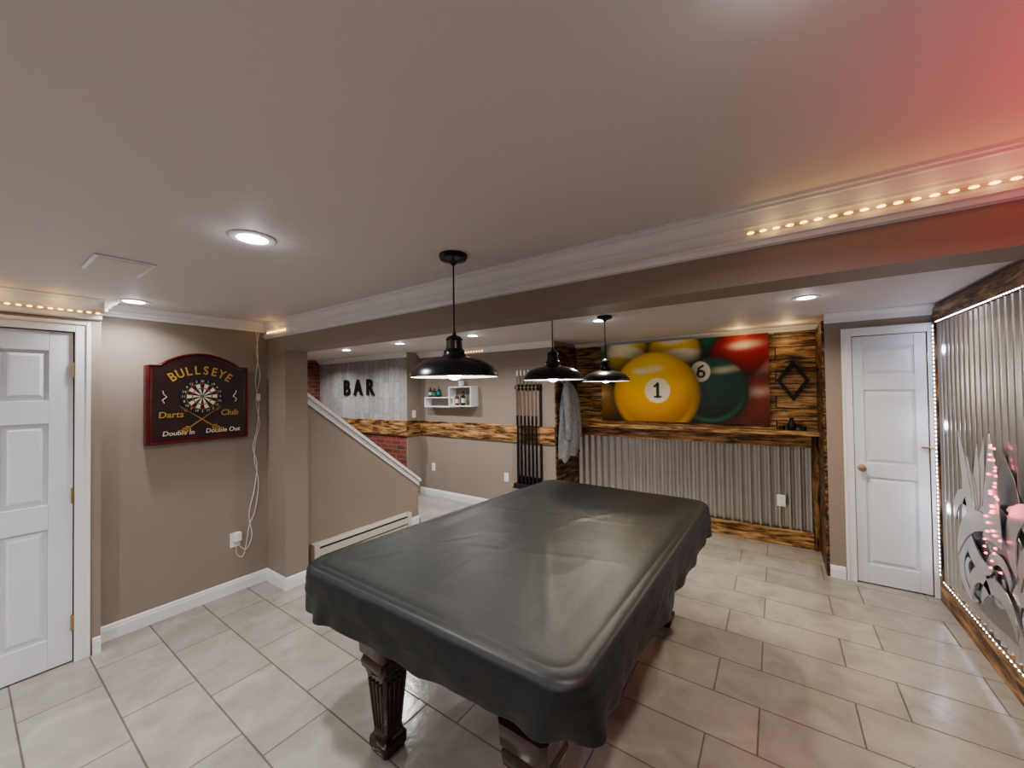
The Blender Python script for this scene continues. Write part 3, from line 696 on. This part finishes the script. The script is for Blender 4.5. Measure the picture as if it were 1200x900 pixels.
# ------------------------------------------------------------------ white box shelf
e = thing("wall_shelf", (-3.93, YW-0.001, 1.36), "white interlocking box wall shelf holding bottles", "shelf")
def openbox(b, a0, a1, z0, z1, d=0.14, t=0.016):
    b.box((a0, z0, 0), (a1, z0+t, d)); b.box((a0, z1-t, 0), (a1, z1, d)); b.box((a0, z0+t, 0), (a0+t, z1-t, d)); b.box((a1-t, z0+t, 0), (a1, z1-t, d))
b = MB(F); openbox(b, -0.46, 0.14, 0.0, 0.15); b.build("long_box", M_white, parent=e, bevel=0.002)
b = MB(F); openbox(b, 0.06, 0.48, 0.016, 0.30, d=0.16); b.build("square_box", M_white, parent=e, bevel=0.002)
M_glass = simple("dark_bottle_glass", (0.02, 0.03, 0.025), 0.1, coat=0.5); M_amber = simple("amber_bottle_glass", (0.12, 0.06, 0.02), 0.12, coat=0.5); M_teal = simple("teal_label", (0.03, 0.22, 0.25), 0.5); M_lab = simple("cream_label", (0.6, 0.57, 0.5), 0.6)
def bottle(loc, h, r, m, lab, label):
    e = thing("bottle", loc, label, "bottle", "bottles on the white box shelf")
    b = MB(); b.lathe([(r*0.9, 0), (r, 0.01*h), (r, 0.58*h), (r*0.8, 0.67*h), (r*0.36, 0.76*h), (r*0.33, 0.95*h), (r*0.4, 0.955*h), (r*0.4, h)], seg=20); b.build("body", m, parent=e, smooth=True)
    b = MB(); b.lathe([(r*1.02, 0.18*h), (r*1.02, 0.5*h)], seg=20, cap=False); b.build("paper_label", lab, parent=e, smooth=True, recalc=False)
zt = 1.36+0.15
bottle((-4.33, YW-0.07, zt), 0.15, 0.028, M_glass, M_lab, "dark green glass bottle with cream label")
bottle((-4.25, YW-0.07, zt), 0.13, 0.03, M_amber, M_teal, "squat amber bottle with teal label")
bottle((-4.16, YW-0.07, zt), 0.16, 0.026, M_glass, M_teal, "tall dark bottle with teal label")
bottle((-3.78, YW-0.08, 1.36+0.032), 0.18, 0.03, M_amber, M_lab, "amber bottle inside the square shelf box")
bottle((-3.66, YW-0.08, 1.36+0.032), 0.2, 0.03, M_glass, M_lab, "dark bottle inside the square shelf box")
e = thing("mug", (-3.70, YW-0.08, 1.36+0.30), "white ceramic mug on top of the box shelf", "mug")
b = MB(); b.lathe([(0.03, 0), (0.036, 0.005), (0.038, 0.08), (0.034, 0.08), (0.032, 0.01)], seg=24); b.build("body", M_white, parent=e, smooth=True)
b = MB(); b.tube([(0.036+0.022*math.sin(t), 0, 0.04+0.025*math.cos(t)) for t in [q*math.pi/8 for q in range(9)]], 0.004, 6); b.build("handle", M_white, parent=e, smooth=True)

for ch, x in (("B", -6.20), ("A", -5.87), ("R", -5.54)):
    b = MB(F_ny((0, 0, 0))); b.text(ch, 0.37, (0, 0, 0.014), 0.012, 0, bold=0.007, sx=0.92)
    o = b.build("wall_letter", M_black); o.location = (x, YS-0.002, 1.665); tag(o, "large black metal block letter %s on the white boards" % ch, "wall letter", "black letters on the board wall")

# ------------------------------------------------------------------ ball artwork on canvas
MW, MH = 1.80, 0.95
NXp, NYp = 440, 232
X, Y = np.meshgrid(np.linspace(0, MW, NXp), np.linspace(0, MH, NYp))
g = np.clip(Y/MH, 0, 1); gx = X/MW
img = np.zeros((NYp, NXp, 3))
img[..., 0] = 0.008+0.012*g; img[..., 1] = 0.04+0.09*g*(0.4+0.6*gx); img[..., 2] = 0.035+0.07*g*(0.4+0.6*gx)
def sst(a, b_, x): t = np.clip((x-a)/(b_-a), 0, 1); return t*t*(3-2*t)
def ball(cx, cy, r, col, col2, soft=0.012, hl=(-0.3, 0.45), stripe=None, hs=0.6, hr=0.02, rim=0.0):
    global img
    dx = (X-cx)/r; dy = (Y-cy)/r; d = np.sqrt(dx*dx+dy*dy)
    sh_ = np.clip(1-0.5*np.exp(-((d-1.0)/0.16)**2)*(d > 0.9), 0, 1)[..., None]; img = img*sh_
    a = 1-sst(1-soft/r, 1+soft/r, d)
    nz = np.sqrt(np.clip(1-d*d, 0, 1)); tv = np.clip((dy+1)/2, 0, 1)[..., None]
    c = np.array(col2)*(1-tv)+np.array(col)*tv
    if stripe is not None:
        ang, off, wd, scol = stripe; s = dx*math.sin(ang)+dy*math.cos(ang)-off+0.25*dx*dx
        m = (1-sst(wd-0.08, wd+0.08, np.abs(s)))[..., None]; c = c*(1-m)+np.array(scol)*m
    lam = np.clip(dx*hl[0]*0.9+dy*hl[1]*1.3+nz*0.8, 0, 1.2)
    sh = 0.10+0.38*nz+0.72*lam**1.2
    c = c*sh[..., None]
    if rim: c = c+(np.exp(-((d-0.88)/0.07)**2)*np.clip(-dy+0.1, 0, 1)*rim)[..., None]*np.array(col)
    for (hx_, hy_, q) in ((hl[0], hl[1], 1.0), (hl[0]+0.30, hl[1]+0.05, 0.7)):
        hh = np.exp(-np.clip(((dx-hx_)**2*0.45+(dy-hy_)**2*3.0)/hr, 0, 50)**1.3)
        c = c*(1-hh[..., None]*q*hs)+hh[..., None]*q*hs*np.array((1, 0.97, 0.86))
    img = img*(1-a[..., None])+c*a[..., None]
def disc(cx, cy, rx, ry, col, soft=0.008):
    global img
    d = np.sqrt(((X-cx)/rx)**2+((Y-cy)/ry)**2); a = (1-sst(1-soft/rx, 1+soft/rx, d))[..., None]; img = img*(1-a)+np.array(col)*a
def capsule(x0, y0, x1, y1, w_, col=(0.01, 0.01, 0.01)):
    global img
    t = np.clip(((X-x0)*(x1-x0)+(Y-y0)*(y1-y0))/((x1-x0)**2+(y1-y0)**2), 0, 1)
    d = np.hypot(X-x0-t*(x1-x0), Y-y0-t*(y1-y0)); a = (1-sst(w_-0.005, w_+0.005, d))[..., None]; img = img*(1-a)+np.array(col)*a
ball(0.08, 0.80, 0.30, (0.04, 0.20, 0.08), (0.02, 0.10, 0.05), soft=0.10, hs=0.2, hr=0.10)
ball(1.24, 0.93, 0.28, (0.02, 0.22, 0.15), (0.01, 0.09, 0.07), soft=0.08, hs=0.25, hr=0.08)
ball(0.36, 0.82, 0.29, (0.90, 0.68, 0.08), (0.60, 0.34, 0.02), soft=0.07, stripe=(0.3, 0.1, 0.26, (0.88, 0.86, 0.6)), hs=0.6, hr=0.08)
ball(0.88, 0.80, 0.30, (1.0, 0.76, 0.08), (0.85, 0.42, 0.02), soft=0.05, stripe=(-0.15, -0.1, 0.24, (0.97, 0.92, 0.72)), hl=(-0.15, 0.45), hs=0.9, hr=0.05)
ball(0.02, 0.20, 0.28, (0.40, 0.20, 0.03), (0.18, 0.07, 0.01), soft=0.07, hs=0.2, hr=0.06)
ball(1.58, 0.66, 0.35, (0.34, 0.012, 0.02), (0.12, 0.005, 0.01), soft=0.04, stripe=(-1.0, -0.55, 0.12, (0.50, 0.24, 0.22)), hl=(-0.1, 0.5), hs=0.5, hr=0.04)
ball(1.68, 0.12, 0.40, (0.22, 0.03, 0.02), (0.07, 0.010, 0.006), soft=0.05, hs=0.25, hl=(-0.1, 0.55), hr=0.05)
ball(1.25, 0.36, 0.37, (0.014, 0.085, 0.055), (0.003, 0.020, 0.015), soft=0.02, hl=(0.3, 0.6), hs=0.4, hr=0.03, rim=1.2)
disc(1.16, 0.575, 0.10, 0.115, (0.80, 0.79, 0.72))
tt = np.linspace(0, 2*math.pi, 14)
for i in range(13): capsule(1.165+0.034*math.cos(tt[i]), 0.55+0.034*math.sin(tt[i]), 1.165+0.034*math.cos(tt[i+1]), 0.55+0.034*math.sin(tt[i+1]), 0.011)
capsule(1.132, 0.555, 1.145, 0.615, 0.011); capsule(1.145, 0.615, 1.185, 0.64, 0.011)
ball(0.66, 0.33, 0.50, (1.0, 0.68, 0.04), (0.95, 0.36, 0.01), soft=0.02, hl=(-0.30, 0.55), hs=0.85, hr=0.02, rim=0.3)
disc(0.69, 0.37, 0.145, 0.15, (0.94, 0.87, 0.68))
capsule(0.695, 0.295, 0.695, 0.45, 0.017); capsule(0.695, 0.45, 0.66, 0.42, 0.013); capsule(0.66, 0.295, 0.73, 0.295, 0.011)
img = np.clip(img, 0, 1)
e = thing("canvas_artwork", (-1.855, YA-0.022, 1.20), "wide canvas picture of glossy pool balls numbered 1 and 6", "wall art")
me = bpy.data.meshes.new("printed_canvas")
vv = np.zeros((NYp*NXp, 3)); vv[:, 0] = X.ravel(); vv[:, 1] = -0.036; vv[:, 2] = Y.ravel()
fs = []
for j in range(NYp-1):
    o = j*NXp
    fs += [(o+i, o+i+1, o+i+1+NXp, o+i+NXp) for i in range(NXp-1)]
me.from_pydata(vv.tolist(), [], fs)
ca = me.color_attributes.new("Col", 'FLOAT_COLOR', 'POINT')
cc = np.ones((NYp*NXp, 4), dtype=np.float32); cc[:, :3] = img.reshape(-1, 3); ca.data.foreach_set("color", cc.ravel())
m, nt, bs = new_mat("printed_canvas"); at = nt.nodes.new("ShaderNodeVertexColor"); at.layer_name = "Col"; nt.links.new(at.outputs[0], bs.inputs["Base Color"]); bs.inputs["Roughness"].default_value = 0.5
me.materials.append(m)
o = bpy.data.objects.new("printed_canvas", me); COL.objects.link(o); o.parent = e
b = MB(); b.box((0, -0.035, 0), (MW, 0, MH)); b.build("stretcher", simple("dark_green_edge", (0.01, 0.04, 0.035), 0.6), parent=e)

e = thing("diamond_ornament", (0.14, YA-0.021, 1.66), "black metal diamond outline ornament on the torched planks", "wall ornament")
b = MB(F_ny((0, 0, 0)))
w_, h_ = 0.135, 0.205; f_ = 0.74
pts = [(w_, 0), (0, h_), (-w_, 0), (0, -h_)]; inn_ = [(p[0]*f_, p[1]*f_) for p in pts]
vs = [(p[0], p[1], 0.0) for p in pts]+[(p[0], p[1], 0.0) for p in inn_]+[(p[0], p[1], 0.03) for p in pts]+[(p[0], p[1], 0.03) for p in inn_]
fsx = []
for i in range(4):
    j = (i+1) % 4; fsx += [(i, j, 4+j, 4+i), (8+i, 12+i, 12+j, 8+j), (i, 8+i, 8+j, j), (4+i, 4+j, 12+j, 12+i)]
b.add(vs, fsx); b.build("diamond_frame", M_blackm, parent=e)
b = MB(); b.lathe([(0.022, 0), (0.034, 0.01), (0.04, 0.04), (0.032, 0.07), (0.018, 0.09), (0.016, 0.11), (0.022, 0.12)], seg=28)
o = b.build("vase", M_blackm, smooth=True); o.location = (0.12, YA-0.11, 1.1652); tag(o, "small black vase standing on the drink ledge", "vase")
for (x, h) in ((0.04, 0.035), (0.21, 0.04)):
    b = MB(); b.lathe([(0.022, 0), (0.026, 0.004), (0.026, h), (0.022, h), (0.02, 0.006)], seg=20); o = b.build("candle_holder", M_blackm, smooth=True); o.location = (x, YA-0.1, 1.1652); tag(o, "small round black candle holder on the drink ledge", "candle holder", "candle holders on the ledge")

# ------------------------------------------------------------------ jacket
M_den = simple("grey_cloth", (0.16, 0.17, 0.185), 0.9, var=0.2, scale=25, bump=0.3, bscale=80)
e = thing("jacket", (XA0+0.022, 4.30, 0.80), "grey jacket hanging from a hook on the plank wall", "jacket")
b = MB(); vs = []; fsx = []; NR, NC = 40, 48
for j in range(NR):
    t = j/(NR-1); z = 0.92*(1-t); wy = 0.03+0.13*min(1, t*1.9)**0.9+0.07*t; wx = 0.02+0.07*min(1, t*2.2)**0.8
    for k in range(NC):
        a = 2*math.pi*k/NC; fold = 1+0.10*math.sin(a*7+t*3)*min(1, t*3)+0.08*math.sin(a*4-t*5)
        vs.append((max(0.0, 0.085+wx*1.15*math.cos(a)*fold+0.03*t), wy*math.sin(a)*fold*0.9+0.03*math.sin(t*4), z+0.05*math.sin(a*2+1)*t+0.02*math.sin(a*7)*t))
for j in range(NR-1):
    for k in range(NC): a = j*NC+k; q = j*NC+(k+1) % NC; fsx.append((a, q, q+NC, a+NC))
fsx.append(list(range(NC))); b.add(vs, fsx); b.build("body", M_den, parent=e, smooth=True)
for sg in (-1, 1):
    b = MB(); b.tube([(0.10, sg*0.04, 0.86), (0.125, sg*0.09, 0.76), (0.15, sg*0.12, 0.62), (0.16, sg*0.13, 0.45), (0.17, sg*0.14, 0.30), (0.165, sg*0.135, 0.2)], [0.035, 0.05, 0.05, 0.046, 0.042, 0.04], 14); b.build("sleeve", M_den, parent=e, smooth=True)
b = MB(); b.tube([(0.05, 0.05*math.cos(t), 0.91+0.03*math.sin(t)) for t in [q*math.pi/6 for q in range(12)]], 0.02, 8, closed=True); b.build("collar", M_den, parent=e, smooth=True)
e = thing("coat_hook", (XA0+0.02, 4.30, 1.74), "dark metal coat hook on the plank wall", "hook")
b = MB(); b.box((0, -0.012, -0.03), (0.005, 0.012, 0.04)); b.tube([(0.003, 0, 0.0), (0.03, 0, -0.02), (0.05, 0, -0.01), (0.055, 0, 0.02)], 0.005, 8); b.build("prong", M_blackm, parent=e)

# ------------------------------------------------------------------ metal sculpture on the side wall
M_pol = simple("polished_aluminium", (0.70, 0.70, 0.72), 0.3, metal=1.0)
M_wht2 = simple("brushed_aluminium_light", (0.55, 0.56, 0.59), 0.38, metal=0.5)
M_gry = simple("grey_sheet_metal", (0.34, 0.34, 0.36), 0.35, metal=0.8)
M_pink = emis("pink_led", (1.0, 0.12, 0.2), 4)
e = thing("metal_sculpture", (XR-0.0285, 3.2, 0.25), "cut sheet metal sculpture of curling silver shapes with pink lights", "wall sculpture")
F = F_nx((0, 0, 0))
def crescent(name, cx, cz, r, a0, a1, wd, c, mat):
    n = 22; o_ = []; i_ = []
    for k in range(n+1):
        t = k/n; a = math.radians(a0+(a1-a0)*t); w_ = wd*math.sin(math.pi*t)**0.7
        o_.append((cx+(r+w_*0.5)*math.cos(a), cz+(r+w_*0.5)*math.sin(a))); i_.append((cx+(r-w_*0.5-0.001)*math.cos(a), cz+(r-w_*0.5-0.001)*math.sin(a)))
    b = MB(F); vs = [(p[0], p[1], c+h) for h in (0, 0.006) for p in o_+i_]; m_ = n+1; fs = []
    for k in range(n):
        fs += [(k, k+1, m_+k+1, m_+k), (2*m_+k, 3*m_+k, 3*m_+k+1, 2*m_+k+1), (k, 2*m_+k, 2*m_+k+1, k+1), (m_+k, m_+k+1, 3*m_+k+1, 3*m_+k)]
    b.add(vs, fs); b.build(name, mat, parent=e)
b = MB(F); pts = [(-0.54, 0.02), (-0.2, 0.0), (0.2, 0.03), (0.6, 0.0), (0.62, 0.40), (0.48, 0.50), (0.40, 0.68), (0.27, 0.62), (0.17, 0.86), (0.06, 0.98), (-0.02, 0.74), (-0.12, 0.68), (-0.22, 0.60), (-0.36, 0.48), (-0.52, 0.34)]
b.prism(pts, 0.0, 0.004); b.build("back_plate", M_gry, parent=e)
def ring(cx, cz, r, mat):
    crescent("crescent", cx, cz, r, 0, 300, r*0.55, 0.012, mat); crescent("crescent", cx, cz, r*0.45, 90, 400, r*0.4, 0.014, mat)
ring(-0.33, 0.2, 0.16, M_pol); ring(0.36, 0.2, 0.17, M_pol); ring(0.02, 0.28, 0.12, M_wht2)
for (cx, cz, r, a0, a1, wd, m_) in ((0.0, 0.30, 0.34, 15, 120, 0.13, M_pol), (-0.05, 0.15, 0.42, 70, 165, 0.12, M_wht2), (-0.1, 0.55, 0.24, 150, 300, 0.12, M_pol), (0.25, 0.5, 0.22, -80, 110, 0.12, M_wht2), (0.42, 0.55, 0.2, 70, 230, 0.11, M_pol), (-0.34, 0.5, 0.15, 0, 190, 0.09, M_wht2), (0.5, 0.38, 0.2, 20, 190, 0.10, M_pol), (0.05, 0.05, 0.2, 10, 170, 0.09, M_pol), (-0.15, 0.1, 0.14, 30, 200, 0.08, M_wht2)):
    crescent("crescent", cx, cz, r, a0, a1, wd, 0.024+0.004*(int(cx*100) % 4), m_)
for k in range(5):
    a = math.radians(78+k*8); L_ = 0.44+0.14*math.sin(k*1.7+1)
    Mx = Matrix.Translation((-0.22, 0.5, 0)) @ Matrix.Rotation(a-math.pi/2, 4, 'Z')
    b = MB(F); b.prism([(-0.035, 0), (0.035, 0), (0.05, L_*0.4), (0.042, L_*0.7), (0.01, L_), (-0.03, L_*0.7), (-0.05, L_*0.4)], 0.02+0.004*k, 0.023+0.004*k, 0, Mx); b.build("feather", M_wht2, parent=e)
b = MB(F); b.prism([(-0.05, 0.5), (0.17, 0.5), (0.15, 0.7), (0.12, 0.9), (0.06, 1.08), (0.02, 0.92), (-0.03, 0.72)], 0.046, 0.05); b.build("spire", M_pol, parent=e)
random.seed(11)
for k in range(34):
    t = k/33; wv = 0.10*(1-t)+0.02
    x = 0.06+0.05*t+random.uniform(-wv, wv); z = 0.36+0.68*t+random.uniform(-0.02, 0.02)
    b = MB(F); b.lathe([(0.007, 0.05), (0.006, 0.056), (0.003, 0.06)], (x, z, 0), 8); b.build("pink_light", M_pink, parent=e)
light('POINT', (XR-0.13, 3.1, 0.95), 0.25, (1, 0.12, 0.22), 0.05, name="pink_glow")
for (yv, zv) in ((4.0, 0.7), (4.0, 1.3), (4.0, 1.85)): light('POINT', (XR-0.09, yv, zv), 0.4, (0.8, 0.82, 1.0), 0.03, name="led_wash")

# ------------------------------------------------------------------ world, look, camera
w = bpy.data.worlds.new("World"); scene.world = w; w.use_nodes = True
w.node_tree.nodes["Background"].inputs[0].default_value = (0.5, 0.5, 0.55, 1); w.node_tree.nodes["Background"].inputs[1].default_value = 0.1
try: scene.view_settings.look = 'AgX - Medium High Contrast'
except Exception as ex: print(ex)
scene.view_settings.exposure = 0.22
yaw = math.radians(34.5); roll = 0.014; pit = 7/450
Fd = Vector((-math.sin(yaw), math.cos(yaw), 0)); Rt = Vector((math.cos(yaw), math.sin(yaw), 0)); U = Vector((0, 0, 1))
fw = (Fd+U*pit).normalized(); up0 = (U-Fd*pit).normalized()
cr = (Rt-up0*roll).normalized(); cu_ = (up0+Rt*roll).normalized()
cam = bpy.data.cameras.new("camera"); cam.sensor_width = 36; cam.lens = 13.5; cam.clip_start = 0.02
co = bpy.data.objects.new("camera", cam); COL.objects.link(co)
Mx = Matrix.Identity(4)
for i in range(3): Mx[i][0] = cr[i]; Mx[i][1] = cu_[i]; Mx[i][2] = -fw[i]
Mx.translation = (0, 0, 1.6); co.matrix_world = Mx
scene.camera = co
